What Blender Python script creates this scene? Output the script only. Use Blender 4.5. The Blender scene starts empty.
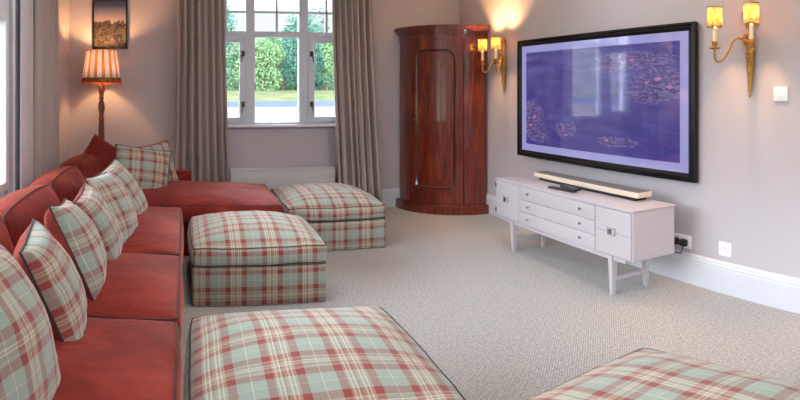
import bpy, math, random
from mathutils import Vector, Matrix, noise, Euler
random.seed(7)
C = bpy.context.scene.collection
PI = math.pi
sc = bpy.context.scene

# ------------------------------------------------------------------ helpers
def lin(c):
    return tuple(((v/255)/12.92 if v/255 <= .04045 else ((v/255+.055)/1.055)**2.4) for v in c[:3]) + (1,)

class Nodes:
    def __init__(s, name):
        s.m = bpy.data.materials.new(name); s.m.use_nodes = True
        s.t = s.m.node_tree; s.t.nodes.clear()
        s.out = s.t.nodes.new('ShaderNodeOutputMaterial')
    def n(s, typ, **kw):
        x = s.t.nodes.new(typ)
        for k, v in kw.items():
            if k.startswith('_'): setattr(x, k[1:], v)
            else: x.inputs[k.replace('__', ' ')].default_value = v
        return x
    def l(s, a, b): s.t.links.new(a, b)
    def math(s, op, a, b=None, clamp=False):
        x = s.t.nodes.new('ShaderNodeMath'); x.operation = op; x.use_clamp = clamp
        for i, v in enumerate((a, b)):
            if v is None: continue
            if isinstance(v, (int, float)): x.inputs[i].default_value = v
            else: s.l(v, x.inputs[i])
        return x.outputs[0]
    def mix(s, f, a, b, mode='MIX'):
        x = s.t.nodes.new('ShaderNodeMix'); x.data_type = 'RGBA'; x.blend_type = mode
        for k, v in ((0, f), (6, a), (7, b)):
            if isinstance(v, (int, float, tuple)): x.inputs[k].default_value = v
            else: s.l(v, x.inputs[k])
        return x.outputs[2]
    def ramp(s, src, stops, interp='LINEAR'):
        x = s.t.nodes.new('ShaderNodeValToRGB'); cr = x.color_ramp; cr.interpolation = interp
        while len(cr.elements) < len(stops): cr.elements.new(0.5)
        for e, (p, c) in zip(cr.elements, stops): e.position = p; e.color = c
        s.l(src, x.inputs[0]); return x.outputs[0]
    def bump(s, h, strength, dist):
        b = s.n('ShaderNodeBump', Strength=strength, Distance=dist); s.l(h, b.inputs['Height']); return b.outputs[0]
    def bsdf(s, color, rough=.5, normal=None, **kw):
        p = s.t.nodes.new('ShaderNodeBsdfPrincipled')
        if isinstance(color, tuple): p.inputs['Base Color'].default_value = color
        else: s.l(color, p.inputs['Base Color'])
        p.inputs['Roughness'].default_value = rough
        for k, v in kw.items(): p.inputs[k.replace('__', ' ')].default_value = v
        if normal is not None: s.l(normal, p.inputs['Normal'])
        s.l(p.outputs[0], s.out.inputs[0]); return p
    def coord(s, which='Object'):
        return s.t.nodes.new('ShaderNodeTexCoord').outputs[which]

def noisy(name, rgb, rough=.5, scale=40, amt=.06, bump=0.0, coord='Object', **kw):
    N = Nodes(name); co = N.coord(coord)
    t = N.n('ShaderNodeTexNoise', Scale=scale, Detail=4.0); N.l(co, t.inputs['Vector'])
    a = lin(rgb); d = tuple(v*(1-amt) for v in a[:3])+(1,); u = tuple(min(1, v*(1+amt)) for v in a[:3])+(1,)
    col = N.ramp(t.outputs[0], [(.3, d), (.7, u)])
    nm = N.bump(t.outputs[0], bump, .002) if bump else None
    N.bsdf(col, rough, nm, **kw); return N.m

M = {}
M['wall'] = noisy('wall_paint', (188, 182, 188), .85, 60, .015, .05)
M['ceil'] = noisy('ceiling_paint', (238, 236, 232), .9, 30, .01)
M['white'] = noisy('white_gloss_paint', (228, 229, 234), .35, 20, .02)
M['skirting'] = noisy('skirting_paint', (208, 211, 220), .4, 20, .02)
M['winwhite'] = noisy('window_paint', (205, 212, 222), .4, 20, .02)
M['radiator'] = noisy('radiator_enamel', (205, 203, 205), .4, 10, .01)
M['console'] = noisy('console_lacquer', (192, 184, 190), .38, 12, .015)
M['chrome'] = noisy('brushed_chrome', (190, 190, 195), .25, 80, .05, Metallic=1.0)
M['black'] = noisy('black_plastic', (22, 22, 24), .4, 30, .1)
M['frame'] = noisy('black_frame_lacquer', (20, 17, 20), .25, 20, .15)
M['brass'] = noisy('antique_brass', (196, 146, 74), .36, 60, .25, .3, Metallic=.85)
M['handle'] = noisy('aged_brass_dark', (70, 62, 45), .45, 60, .15, Metallic=.6)
M['candle'] = noisy('candle_ivory', (245, 225, 190), .5, 30, .02, Subsurface__Weight=.2)
M['socket'] = noisy('white_plastic', (238, 240, 244), .3, 20, .01)
M['pipe_dark'] = noisy('dark_piping', (42, 40, 36), .7, 300, .2)
M['pipe_red'] = noisy('dark_red_piping', (74, 26, 24), .7, 200, .2)
M['sb_top'] = noisy('grey_speaker_cloth', (112, 110, 110), .8, 500, .12, .2)
M['sb_body'] = noisy('champagne_metal', (236, 220, 200), .3, 60, .03, Metallic=.2)
M['bark'] = noisy('bark', (92, 78, 64), .9, 8, .25, .5)



def make_carpet():
    N = Nodes('carpet_weave'); co = N.coord('Object')
    mp = N.n('ShaderNodeMapping'); N.l(co, mp.inputs[0]); mp.inputs['Rotation'].default_value = (0, 0, .0)
    sx = N.n('ShaderNodeSeparateXYZ'); N.l(mp.outputs[0], sx.inputs[0])
    a = N.math('SINE', N.math('MULTIPLY', sx.outputs[0], 2*PI/.013))
    b = N.math('SINE', N.math('MULTIPLY', sx.outputs[1], 2*PI/.017))
    rib = N.math('MULTIPLY', a, b)
    fine = N.n('ShaderNodeTexNoise', Scale=220.0, Detail=3.0); N.l(co, fine.inputs[0])
    med = N.n('ShaderNodeTexNoise', Scale=70.0, Detail=4.0); N.l(co, med.inputs[0])
    big = N.n('ShaderNodeTexNoise', Scale=1.6, Detail=4.0); N.l(co, big.inputs[0])
    v = N.math('ADD', N.math('MULTIPLY', rib, .16), N.math('ADD', N.math('MULTIPLY', fine.outputs[0], .5), N.math('MULTIPLY', med.outputs[0], .55)))
    col = N.ramp(v, [(.22, lin((84, 80, 77))), (.5, lin((154, 150, 147))), (.78, lin((208, 205, 203)))])
    col = N.mix(N.math('MULTIPLY', big.outputs[0], .35), col, lin((158, 152, 147)))
    N.bsdf(col, .95, N.bump(v, .7, .004), Sheen__Weight=.25); return N.m
M['carpet'] = make_carpet()

def make_velvet():
    N = Nodes('red_velvet'); co = N.coord('Object')
    t = N.n('ShaderNodeTexNoise', Scale=5.0, Detail=5.0, Distortion=.6); N.l(co, t.inputs[0])
    mp = N.n('ShaderNodeMapping'); N.l(co, mp.inputs[0]); mp.inputs['Scale'].default_value = (5, 7, 6)
    w = N.n('ShaderNodeTexNoise', Scale=1.6, Detail=3.0, Distortion=1.2); N.l(mp.outputs[0], w.inputs[0])
    f = N.n('ShaderNodeTexNoise', Scale=700.0, Detail=1.0); N.l(co, f.inputs[0])
    col = N.ramp(t.outputs[0], [(.3, lin((100, 24, 18))), (.55, lin((126, 34, 25))), (.75, lin((150, 50, 36)))])
    h = N.math('ADD', N.math('MULTIPLY', w.outputs[0], 1.0), N.math('MULTIPLY', f.outputs[0], .05))
    p = N.bsdf(col, .75, N.bump(h, .4, .012), Sheen__Weight=.38, Sheen__Roughness=.3, Specular__IOR__Level=.25)
    p.inputs['Sheen Tint'].default_value = lin((255, 160, 135)); return N.m
M['velvet'] = make_velvet()

def make_plaid(name, period=.182):
    N = Nodes(name); uv = N.coord('UV')
    s = N.n('ShaderNodeSeparateXYZ'); N.l(uv, s.inputs[0])
    sage = lin((148, 161, 150)); sage2 = lin((154, 166, 155)); red = lin((144, 64, 62)); tan = lin((168, 154, 134)); cream = lin((220, 212, 196)); brn = lin((150, 128, 108))
    warp = [(0, sage), (.205, cream), (.217, sage2), (.42, red), (.54, tan), (.575, cream), (.597, tan), (.635, cream), (.657, brn), (.70, tan),
            (.745, cream), (.767, tan), (.805, cream), (.827, tan), (.87, red)]
    weft = [(0, sage), (.205, cream), (.214, sage2), (.41, red), (.55, tan), (.60, brn), (.665, cream), (.68, tan), (.73, cream), (.745, brn), (.81, tan), (.85, red)]
    def band(c, off, st):
        f = N.math('FRACT', N.math('ADD', N.math('DIVIDE', c, period), off))
        return N.ramp(f, st, 'CONSTANT')
    a = band(s.outputs[0], 10.1, warp); b = band(s.outputs[1], 10.33, weft)
    tw = N.math('SINE', N.math('MULTIPLY', N.math('ADD', s.outputs[0], s.outputs[1]), 2*PI/.0035))
    nz = N.n('ShaderNodeTexNoise', Scale=500.0, Detail=2.0); N.l(uv, nz.inputs[0])
    fac = N.math('ADD', .5, N.math('MULTIPLY', tw, .12))
    col = N.mix(fac, a, b)
    col = N.mix(N.math('MULTIPLY', nz.outputs[0], .35), col, N.mix(1.0, col, (.55, .55, .55, 1), 'MULTIPLY'))
    co = N.coord('Object')
    wr = N.n('ShaderNodeTexNoise', Scale=9.0, Detail=3.0, Distortion=.8); N.l(co, wr.inputs[0])
    h = N.math('ADD', N.math('MULTIPLY', nz.outputs[0], .12), wr.outputs[0])
    N.bsdf(col, .9, N.bump(h, .4, .006), Sheen__Weight=.25, Specular__IOR__Level=.2); return N.m
M['plaid'] = make_plaid('tartan_wool')

def make_wood(name, dark, mid, light, coat=.8):
    N = Nodes(name); co = N.coord('Object')
    mp = N.n('ShaderNodeMapping'); N.l(co, mp.inputs[0]); mp.inputs['Scale'].default_value = (9, 9, .8)
    t = N.n('ShaderNodeTexNoise', Scale=1.8, Detail=6.0, Distortion=2.2); N.l(mp.outputs[0], t.inputs[0])
    mp2 = N.n('ShaderNodeMapping'); N.l(co, mp2.inputs[0]); mp2.inputs['Scale'].default_value = (90, 90, 2.5)
    t2 = N.n('ShaderNodeTexNoise', Scale=1.0, Detail=3.0); N.l(mp2.outputs[0], t2.inputs[0])
    v = N.math('ADD', N.math('MULTIPLY', t.outputs[0], .75), N.math('MULTIPLY', t2.outputs[0], .25))
    col = N.ramp(v, [(.32, lin(dark)), (.5, lin(mid)), (.68, lin(light))])
    N.bsdf(col, .3, None, Coat__Weight=coat, Coat__Roughness=.05); return N.m
M['mahogany'] = make_wood('polished_mahogany', (60, 15, 7), (106, 33, 11), (144, 56, 20))
M['mahogany_dark'] = make_wood('dark_mahogany', (26, 9, 7), (46, 15, 10), (66, 24, 15))
M['lampwood'] = make_wood('turned_lamp_wood', (70, 26, 12), (124, 54, 26), (160, 84, 42))

def make_curtain(name, rgb, rgb2):
    N = Nodes(name); co = N.coord('Object')
    t = N.n('ShaderNodeTexNoise', Scale=260.0, Detail=2.0); N.l(co, t.inputs[0])
    col = N.ramp(t.outputs[0], [(.3, lin(rgb2)), (.7, lin(rgb))])
    p = N.bsdf(col, .85, N.bump(t.outputs[0], .2, .001), Sheen__Weight=.3)
    tr = N.n('ShaderNodeBsdfTranslucent'); N.l(col, tr.inputs[0])
    mx = N.n('ShaderNodeMixShader', Fac=.18); N.l(p.outputs[0], mx.inputs[1]); N.l(tr.outputs[0], mx.inputs[2])
    N.l(mx.outputs[0], N.out.inputs[0]); return N.m
M['curtain'] = make_curtain('taupe_curtain', (202, 186, 180), (180, 163, 157))
M['lining'] = make_curtain('pale_curtain_lining', (230, 224, 226), (218, 211, 214))

def make_glass():
    N = Nodes('window_glass')
    tr = N.n('ShaderNodeBsdfTransparent'); tr.inputs[0].default_value = (.97, .985, .98, 1)
    gl = N.n('ShaderNodeBsdfGlossy', Roughness=.02)
    lw = N.n('ShaderNodeFresnel', IOR=1.45)
    mx = N.n('ShaderNodeMixShader'); N.l(N.math('MULTIPLY', lw.outputs[0], .8), mx.inputs[0]); N.l(tr.outputs[0], mx.inputs[1]); N.l(gl.outputs[0], mx.inputs[2])
    N.l(mx.outputs[0], N.out.inputs[0]); return N.m
M['glass'] = make_glass()

def make_shade(name, kind):
    N = Nodes(name); co = N.coord('Object')
    if kind == 'gold':
        t = N.n('ShaderNodeTexVoronoi', Scale=55.0); N.l(co, t.inputs['Vector'])
        n2 = N.n('ShaderNodeTexNoise', Scale=40.0, Detail=4.0, Distortion=1.5); N.l(co, n2.inputs[0])
        col = N.ramp(n2.outputs[0], [(.38, lin((196, 158, 100))), (.5, lin((238, 212, 158))), (.62, lin((252, 240, 210)))])
        tf = .65
    else:
        uv = N.coord('UV'); s = N.n('ShaderNodeSeparateXYZ'); N.l(uv, s.inputs[0])
        f = N.math('FRACT', N.math('MULTIPLY', s.outputs[0], 15.0))
        st = N.ramp(f, [(0, lin((246, 241, 244))), (.64, lin((190, 140, 58))), (.7, lin((222, 172, 80))), (.94, lin((190, 140, 58)))], 'CONSTANT')
        nz = N.n('ShaderNodeTexNoise', Scale=90.0, Detail=3.0); N.l(co, nz.inputs[0])
        trim = N.ramp(nz.outputs[0], [(.42, lin((96, 74, 40))), (.5, lin((214, 168, 90))), (.6, lin((236, 214, 170)))], 'CONSTANT')
        red = N.ramp(nz.outputs[0], [(.45, lin((190, 84, 50))), (.55, lin((236, 170, 120)))], 'CONSTANT')
        c1 = N.mix(N.math('LESS_THAN', s.outputs[1], .15), st, trim)
        col = N.mix(N.math('LESS_THAN', s.outputs[1], .07), c1, red)
        tf = .22
    d = N.n('ShaderNodeBsdfDiffuse'); N.l(col, d.inputs[0])
    tr = N.n('ShaderNodeBsdfTranslucent'); N.l(col, tr.inputs[0])
    mx = N.n('ShaderNodeMixShader', Fac=tf); N.l(d.outputs[0], mx.inputs[1]); N.l(tr.outputs[0], mx.inputs[2])
    N.l(mx.outputs[0], N.out.inputs[0]); return N.m
M['goldshade'] = make_shade('gold_shade_fabric', 'gold')
M['stripeshade'] = make_shade('striped_shade_fabric', 'stripe')

def emit(name, rgb, s):
    N = Nodes(name); e = N.n('ShaderNodeEmission', Strength=s); e.inputs[0].default_value = lin(rgb); N.l(e.outputs[0], N.out.inputs[0]); return N.m
M['bulb'] = emit('lit_bulb', (255, 205, 140), 12)

def make_screen():
    N = Nodes('screen_picture'); uv = N.coord('UV')
    s = N.n('ShaderNodeSeparateXYZ'); N.l(uv, s.inputs[0]); U, V = s.outputs[0], s.outputs[1]
    mp = N.n('ShaderNodeMapping'); N.l(uv, mp.inputs[0]); mp.inputs['Scale'].default_value = (1.8, 3.4, 1)
    n1 = N.n('ShaderNodeTexNoise', Scale=3.0, Detail=7.0, Distortion=.8); N.l(mp.outputs[0], n1.inputs[0])
    mp2 = N.n('ShaderNodeMapping'); N.l(uv, mp2.inputs[0]); mp2.inputs['Scale'].default_value = (16, 34, 1)
    n2 = N.n('ShaderNodeTexNoise', Scale=1.6, Detail=5.0, Distortion=1.4); N.l(mp2.outputs[0], n2.inputs[0])
    base = N.ramp(n1.outputs[0], [(.3, lin((52, 48, 118))), (.5, lin((66, 64, 138))), (.7, lin((92, 92, 160)))])
    deep = N.mix(N.math('MULTIPLY', N.math('SUBTRACT', 1.0, V), .6, True), base, lin((46, 36, 128)))
    def blob(cu, cv, ru, rv):
        du = N.math('DIVIDE', N.math('SUBTRACT', U, cu), ru); dv = N.math('DIVIDE', N.math('SUBTRACT', V, cv), rv)
        r = N.math('ADD', N.math('MULTIPLY', du, du), N.math('MULTIPLY', dv, dv))
        return N.math('SUBTRACT', 1.0, r, True)
    blobs = [(.74, .85, .26, .09), (.62, .80, .14, .04), (.90, .66, .17, .15), (.83, .54, .14, .07), (.05, .28, .11, .22), (.10, .12, .10, .10), (.32, .20, .08, .10), (.66, .12, .14, .05)]
    acc = None
    for b in blobs:
        v = blob(*b); acc = v if acc is None else N.math('MAXIMUM', acc, v)
    pads = N.math('MULTIPLY', N.math('GREATER_THAN', N.math('ADD', N.math('MULTIPLY', acc, .35), n2.outputs[0]), .60), N.math('GREATER_THAN', acc, .01))
    padc = N.ramp(n2.outputs[0], [(.35, lin((40, 30, 78))), (.5, lin((80, 68, 128))), (.60, lin((136, 124, 180))), (.68, lin((56, 46, 98)))])
    col = N.mix(N.math('MULTIPLY', pads, .95), deep, padc)
    fl = [(.89, .69, .025, .02), (.95, .62, .02, .02), (.83, .66, .015, .015), (.75, .86, .02, .015), (.70, .84, .02, .015), (.60, .13, .014, .02), (.07, .30, .015, .03), (.04, .21, .012, .02), (.30, .20, .012, .02), (.32, .14, .016, .012)]
    acc = None
    for b in fl:
        v = blob(*b); acc = v if acc is None else N.math('MAXIMUM', acc, v)
    fm = N.math('GREATER_THAN', N.math('MULTIPLY', acc, N.math('ADD', n2.outputs[0], .3)), .28)
    col = N.mix(N.math('MULTIPLY', fm, .75), col, lin((190, 120, 190)))
    p = N.bsdf((.01, .01, .02, 1), .3, None, Coat__Weight=1.0, Coat__Roughness=.03, Coat__IOR=2.3)
    N.l(col, p.inputs['Emission Color']); p.inputs['Emission Strength'].default_value = .85
    return N.m
M['screen'] = make_screen()
def make_mat():
    N = Nodes('screen_mat_border'); co = N.coord('UV')
    n = N.n('ShaderNodeTexNoise', Scale=3.0); N.l(co, n.inputs[0])
    p = N.bsdf((.02, .02, .03, 1), .3, None, Coat__Weight=1.0, Coat__Roughness=.03, Coat__IOR=2.3)
    col = N.ramp(n.outputs[0], [(.3, lin((150, 150, 208))), (.7, lin((158, 158, 214)))])
    N.l(col, p.inputs['Emission Color']); p.inputs['Emission Strength'].default_value = .85; return N.m
M['mat'] = make_mat()

def make_poster():
    N = Nodes('poster_print'); uv = N.coord('UV')
    s = N.n('ShaderNodeSeparateXYZ'); N.l(uv, s.inputs[0]); U, V = s.outputs[0], s.outputs[1]
    mp = N.n('ShaderNodeMapping'); N.l(uv, mp.inputs[0]); mp.inputs['Scale'].default_value = (4, 6, 1); mp.inputs['Rotation'].default_value = (0, 0, .6)
    n1 = N.n('ShaderNodeTexNoise', Scale=1.4, Detail=7.0, Distortion=1.6); N.l(mp.outputs[0], n1.inputs[0])
    rock = N.ramp(n1.outputs[0], [(.32, lin((12, 12, 14))), (.45, lin((44, 40, 38))), (.53, lin((104, 84, 58))), (.6, lin((52, 50, 50))), (.7, lin((120, 116, 120)))])
    sky = N.ramp(V, [(.62, lin((170, 150, 148))), (.8, lin((120, 118, 140))), (.9, lin((58, 66, 104)))])
    ridge = N.math('GREATER_THAN', V, N.math('ADD', .56, N.math('MULTIPLY', N.math('SUBTRACT', n1.outputs[0], .5), .35)))
    col = N.mix(ridge, rock, sky)
    N.bsdf(col, .35, None, Coat__Weight=.4, Coat__Roughness=.06); return N.m
M['poster'] = make_poster()

def make_ground(name, a, b, scale):
    N = Nodes(name); co = N.coord('Object')
    t = N.n('ShaderNodeTexNoise', Scale=scale, Detail=6.0); N.l(co, t.inputs[0])
    N.bsdf(N.ramp(t.outputs[0], [(.35, lin(a)), (.65, lin(b))]), 1.0, None, Specular__IOR__Level=0.0); return N.m
M['grass'] = make_ground('meadow_grass', (112, 118, 92), (138, 136, 112), .25)
M['meadow'] = make_ground('tall_meadow_grass', (64, 76, 50), (98, 96, 72), .35)
M['road'] = make_ground('tarmac', (66, 73, 88), (72, 79, 94), .8)
M['gravel'] = make_ground('gravel_drive', (94, 88, 82), (102, 95, 89), 1.5)
M['leaf0'] = make_ground('leaves_mid_green', (74, 112, 78), (110, 142, 100), 3)
M['leaf1'] = make_ground('leaves_blue_green', (66, 104, 94), (100, 138, 122), 3)
M['leaf2'] = make_ground('leaves_olive_green', (92, 122, 84), (126, 150, 108), 3)

# ------------------------------------------------------------------ mesh tools
class MB:
    def __init__(s): s.v = []; s.f = []; s.uv = []
    def add(s, v, f, uv=None):
        o = len(s.v); s.v += [tuple(p) for p in v]; s.f += [tuple(i+o for i in q) for q in f]
        s.uv += uv if uv else [None]*len(f); return s
    def tf(s, mat):
        s.v = [tuple(mat @ Vector(p)) for p in s.v]; return s
    def build(s, name, mat, parent=None, smooth=True, angle=40):
        me = bpy.data.meshes.new(name); me.from_pydata(s.v, [], s.f); me.validate(clean_customdata=False)
        if any(u for u in s.uv) and len(me.polygons) == len(s.f):
            L = me.uv_layers.new(name='UV')
            for p, u in zip(me.polygons, s.uv):
                if u:
                    for li, c in zip(p.loop_indices, u): L.data[li].uv = c
        me.materials.append(mat)
        import bmesh
        bm = bmesh.new(); bm.from_mesh(me); bmesh.ops.recalc_face_normals(bm, faces=bm.faces); bm.to_mesh(me); bm.free()
        if smooth:
            me.shade_smooth()
            try: me.set_sharp_from_angle(angle=math.radians(angle))
            except Exception: pass
        o = bpy.data.objects.new(name, me); C.objects.link(o)
        if parent: o.parent = parent
        return o

def samples(h, r, n):
    if r <= 0: return [-h + 2*h*i/n for i in range(n+1)]
    e = [h-r, h-r+.41*r, h]
    inner = [-(h-r) + 2*(h-r)*i/n for i in range(1, n)]
    return [-e[2], -e[1], -e[0]] + inner + e

def rbox(hx, hy, hz, r, n=(1, 1, 1), deform=None, ctr=(0, 0, 0), uvoff=(0, 0)):
    """rounded box, UVs in metres wrapping over the edges"""
    mb = MB(); idx = {}
    r = min(r, hx*.99, hy*.99, hz*.99)
    S = [samples(h, r, k) for h, k in zip((hx, hy, hz), n)]
    H = (hx, hy, hz)
    def vert(p):
        key = tuple(round(c, 6) for c in p)
        if key in idx: return idx[key]
        q = [max(-(h-r), min(h-r, c)) for c, h in zip(p, H)] if r > 0 else list(p)
        d = Vector([a-b for a, b in zip(p, q)])
        w = Vector(q) + (d.normalized()*r if d.length > 1e-9 else d)
        if deform: w = Vector(deform(w.x, w.y, w.z))
        w += Vector(ctr)
        idx[key] = len(mb.v); mb.v.append(tuple(w)); return idx[key]
    for ax in range(3):
        a, b = [(1, 2), (0, 2), (0, 1)][ax]
        for sg in (-1, 1):
            for i in range(len(S[a])-1):
                for j in range(len(S[b])-1):
                    q = []
                    uvs = []
                    for (ii, jj) in ((i, j), (i+1, j), (i+1, j+1), (i, j+1)):
                        p = [0, 0, 0]; p[ax] = sg*H[ax]; p[a] = S[a][ii]; p[b] = S[b][jj]
                        q.append(vert(p))
                        if ax == 2: uv = (p[0], p[1]*sg)
                        elif ax == 1: uv = (p[0], sg*hy + sg*(hz-p[2]))
                        else: uv = (sg*hx + sg*(hz-p[2]), p[1])
                        uvs.append((uv[0]+uvoff[0]+ctr[0], uv[1]+uvoff[1]+ctr[1]))
                    mb.f.append(tuple(q)); mb.uv.append(uvs)
    return mb

def box(x0, x1, y0, y1, z0, z1, r=0.0):
    return rbox(abs(x1-x0)/2, abs(y1-y0)/2, abs(z1-z0)/2, r, (1, 1, 1), None, ((x0+x1)/2, (y0+y1)/2, (z0+z1)/2))

def join(*ms):
    o = MB()
    for m in ms: o.add(m.v, m.f, m.uv)
    return o

def tube(pts, r, n=6, closed=False):
    pts = [Vector(p) for p in pts]; k = len(pts); v = []; f = []
    rr = r if isinstance(r, (list, tuple)) else [r]*k
    up = None
    for i, p in enumerate(pts):
        a = pts[(i-1) % k] if closed or i > 0 else p
        b = pts[(i+1) % k] if closed or i < k-1 else p
        t = (b-a).normalized()
        if up is None:
            up = Vector((0, 0, 1)) if abs(t.z) < .9 else Vector((1, 0, 0))
        s = t.cross(up).normalized(); up = s.cross(t).normalized()
        for j in range(n):
            an = 2*PI*j/n; v.append(p + (s*math.cos(an)+up*math.sin(an))*rr[i])
    for i in range(k if closed else k-1):
        for j in range(n):
            a0 = i*n+j; a1 = i*n+(j+1) % n; b0 = ((i+1) % k)*n+j; b1 = ((i+1) % k)*n+(j+1) % n
            f.append((a0, a1, b1, b0))
    if not closed:
        f.append(tuple(range(n))[::-1]); f.append(tuple((k-1)*n+j for j in range(n)))
    return MB().add(v, f)

def lathe(prof, n=24, ctr=(0, 0, 0), cap=True):
    v = []; f = []; uv = []
    zs = [z for _, z in prof]; z0, z1 = min(zs), max(zs)
    for (r, z) in prof:
        for j in range(n):
            a = 2*PI*j/n; v.append((ctr[0]+r*math.cos(a), ctr[1]+r*math.sin(a), ctr[2]+z))
    for i in range(len(prof)-1):
        for j in range(n):
            k = (j+1) % n
            f.append((i*n+j, i*n+k, (i+1)*n+k, (i+1)*n+j))
            va = (prof[i][1]-z0)/max(1e-6, z1-z0); vb = (prof[i+1][1]-z0)/max(1e-6, z1-z0)
            uv.append([(j/n, va), ((j+1)/n, va), ((j+1)/n, vb), (j/n, vb)])
    if cap:
        f.append(tuple(range(n))[::-1]); uv.append([(0, 0)]*n)
        f.append(tuple((len(prof)-1)*n+j for j in range(n))); uv.append([(0, 0)]*n)
    return MB().add(v, f, uv)

def arc_slab(cx, cy, r0, r1, a0, a1, z0, z1, n=24):
    """slab between radii; angle 0 points to -x, 90 deg to -y"""
    v = []; f = []
    for i in range(n+1):
        a = math.radians(a0+(a1-a0)*i/n); c, s = math.cos(a), math.sin(a)
        for r, z in ((r0, z0), (r1, z0), (r1, z1), (r0, z1)): v.append((cx-r*c, cy-r*s, z))
    for i in range(n):
        o = i*4
        for j in range(4): f.append((o+j, o+(j+1) % 4, o+4+(j+1) % 4, o+4+j))
    f.append((0, 1, 2, 3)); f.append((n*4+3, n*4+2, n*4+1, n*4))
    return MB().add(v, f)

def empty(name, loc, rz=0):
    o = bpy.data.objects.new(name, None); C.objects.link(o); o.location = loc; o.rotation_euler = (0, 0, rz); o.empty_display_size = .1; return o
def tag(o, label, cat, group=None):
    o['label'] = label; o['category'] = cat
    if group: o['group'] = group
    return o
def struct(o):
    o['kind'] = 'structure'; return o
def copy_tree(o, parent=None):
    c = o.copy(); C.objects.link(c)
    if parent: c.parent = parent
    for ch in [x for x in bpy.data.objects if x.parent == o]: copy_tree(ch, c)
    return c

# ------------------------------------------------------------------ room shell
XL, XR, YF, YB, ZC = -1.03, 2.55, 5.60, -3.2, 2.65
struct(box(XL-.3, XR+.3, YB-.3, YF+.3, -.15, 0).build('floor', M['carpet'], smooth=False))
struct(box(XL-.3, XR+.3, YB-.3, YF+.3, ZC, ZC+.15).build('ceiling', M['ceil'], smooth=False))
W1 = (.13, 1.475, .925, 2.38)      # far window opening x0 x1 z0 z1
def wall_with_holes(name, axis, c0, c1, u0, u1, holes):
    """axis 'y': wall spans x from u0..u1 at y c0..c1 ; holes (a0,a1,z0,z1)"""
    mb = MB(); us = sorted(set([u0, u1]+[h[0] for h in holes]+[h[1] for h in holes]))
    for a, b in zip(us, us[1:]):
        hs = [h for h in holes if h[0] <= a and h[1] >= b]
        spans = [(0, ZC)] if not hs else [(0, hs[0][2]), (hs[0][3], ZC)]
        for z0, z1 in spans:
            if z1-z0 < 1e-4: continue
            m = box(a, b, c0, c1, z0, z1) if axis == 'y' else box(c0, c1, a, b, z0, z1)
            mb.add(m.v, m.f, m.uv)
    return struct(mb.build(name, M['wall'], smooth=False))
wall_with_holes('wall_far', 'y', YF, YF+.28, XL-.3, XR+.3, [W1])
wall_with_holes('wall_right', 'x', XR, XR+.28, YB, YF, [])
WL = (1.25, 3.70, .55, 2.40); WL2 = (-2.6, .2, .55, 2.40)
wall_with_holes('wall_left', 'x', XL-.28, XL, YB, YF, [WL2, WL])
WB = (.1, 1.5, .9, 2.40)
wall_with_holes('wall_rear', 'y', YB-.28, YB, XL-.3, XR+.3, [WB])

def baseboard(name, a, b, nrm):
    """skirting board with an ogee top running a->b; nrm points into the room"""
    prof = [(0, 0), (.018, 0), (.018, .150), (.015, .158), (.016, .168), (.010, .176), (.009, .186), (.004, .196), (0, .200)]
    a, b, nrm = Vector(a), Vector(b), Vector(nrm); v = []; f = []
    for p in (a, b):
        for d, z in prof: v.append(p + nrm*d + Vector((0, 0, z)))
    n = len(prof)
    for i in range(n-1): f.append((i, i+1, n+i+1, n+i))
    f.append(tuple(range(n))); f.append(tuple(range(2*n-1, n-1, -1)))
    return struct(MB().add(v, f).build(name, M['skirting'], angle=20))
baseboard('baseboard_right', (XR, YB, 0), (XR, YF-.0, 0), (-1, 0, 0))
baseboard('baseboard_far', (XL, YF, 0), (XR, YF, 0), (0, -1, 0))
baseboard('baseboard_left', (XL, YB, 0), (XL, YF, 0), (1, 0, 0))

# far window --------------------------------------------------------------
def bar(x0, x1, z0, z1, y0, y1, r=.004): return box(x0, x1, y0, y1, z0, z1, r)
w = struct(empty('window_1', (0, 0, 0)))
x0, x1, z0, z1 = W1; FY0, FY1 = YF+.03, YF+.11
m1, m2, zt = (.528, .606), (1.005, 1.088), (1.865, 1.925)
fr = join(bar(x0, x0+.045, z0, z1, FY0, FY1), bar(x1-.045, x1, z0, z1, FY0, FY1), bar(x0+.04, x1-.04, z0, z0+.03, FY0, FY1), bar(x0+.04, x1-.04, z1-.04, z1, FY0, FY1),
          bar(m1[0], m1[1], z0+.02, z1-.02, FY0-.01, FY1), bar(m2[0], m2[1], z0+.02, z1-.02, FY0-.01, FY1), bar(x0+.04, x1-.04, zt[0], zt[1], FY0-.012, FY1))
fr.build('window_frame', M['winwhite'], w)
def sash(ax0, ax1, az0, az1, t, mb=None):
    return join(bar(ax0, ax0+t, az0, az1, FY0-.018, FY1-.02), bar(ax1-t, ax1, az0, az1, FY0-.018, FY1-.02), bar(ax0+t*.9, ax1-t*.9, az0, az0+t, FY0-.018, FY1-.02), bar(ax0+t*.9, ax1-t*.9, az1-t, az1, FY0-.018, FY1-.02))
def stay(x, z, s):
    return join(tube([(x, FY0-.022, z+.03), (x, FY0-.035, z+.02), (x, FY0-.04, z-.005)], [.012, .014, .011], 8), tube([(x, FY0-.04, z), (x-s*.008, FY0-.045, z-.03), (x-s*.012, FY0-.042, z-.075)], [.007, .006, .004], 6), box(x-.016, x+.016, FY0-.026, FY0-.012, z-.012, z+.045, .004))
for (a, b, hx, s) in ((x0+.045, m1[0], m1[0]-.028, 1), (m2[1], x1-.045, m2[1]+.028, -1)):
    cz = sash(a, b, z0+.03, zt[0], .055).build('casement', M['winwhite'], w)
    for zz in (1.13, 1.67): stay(hx, zz, s).build('casement_handle', M['handle'], cz)
bars = MB()
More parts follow.
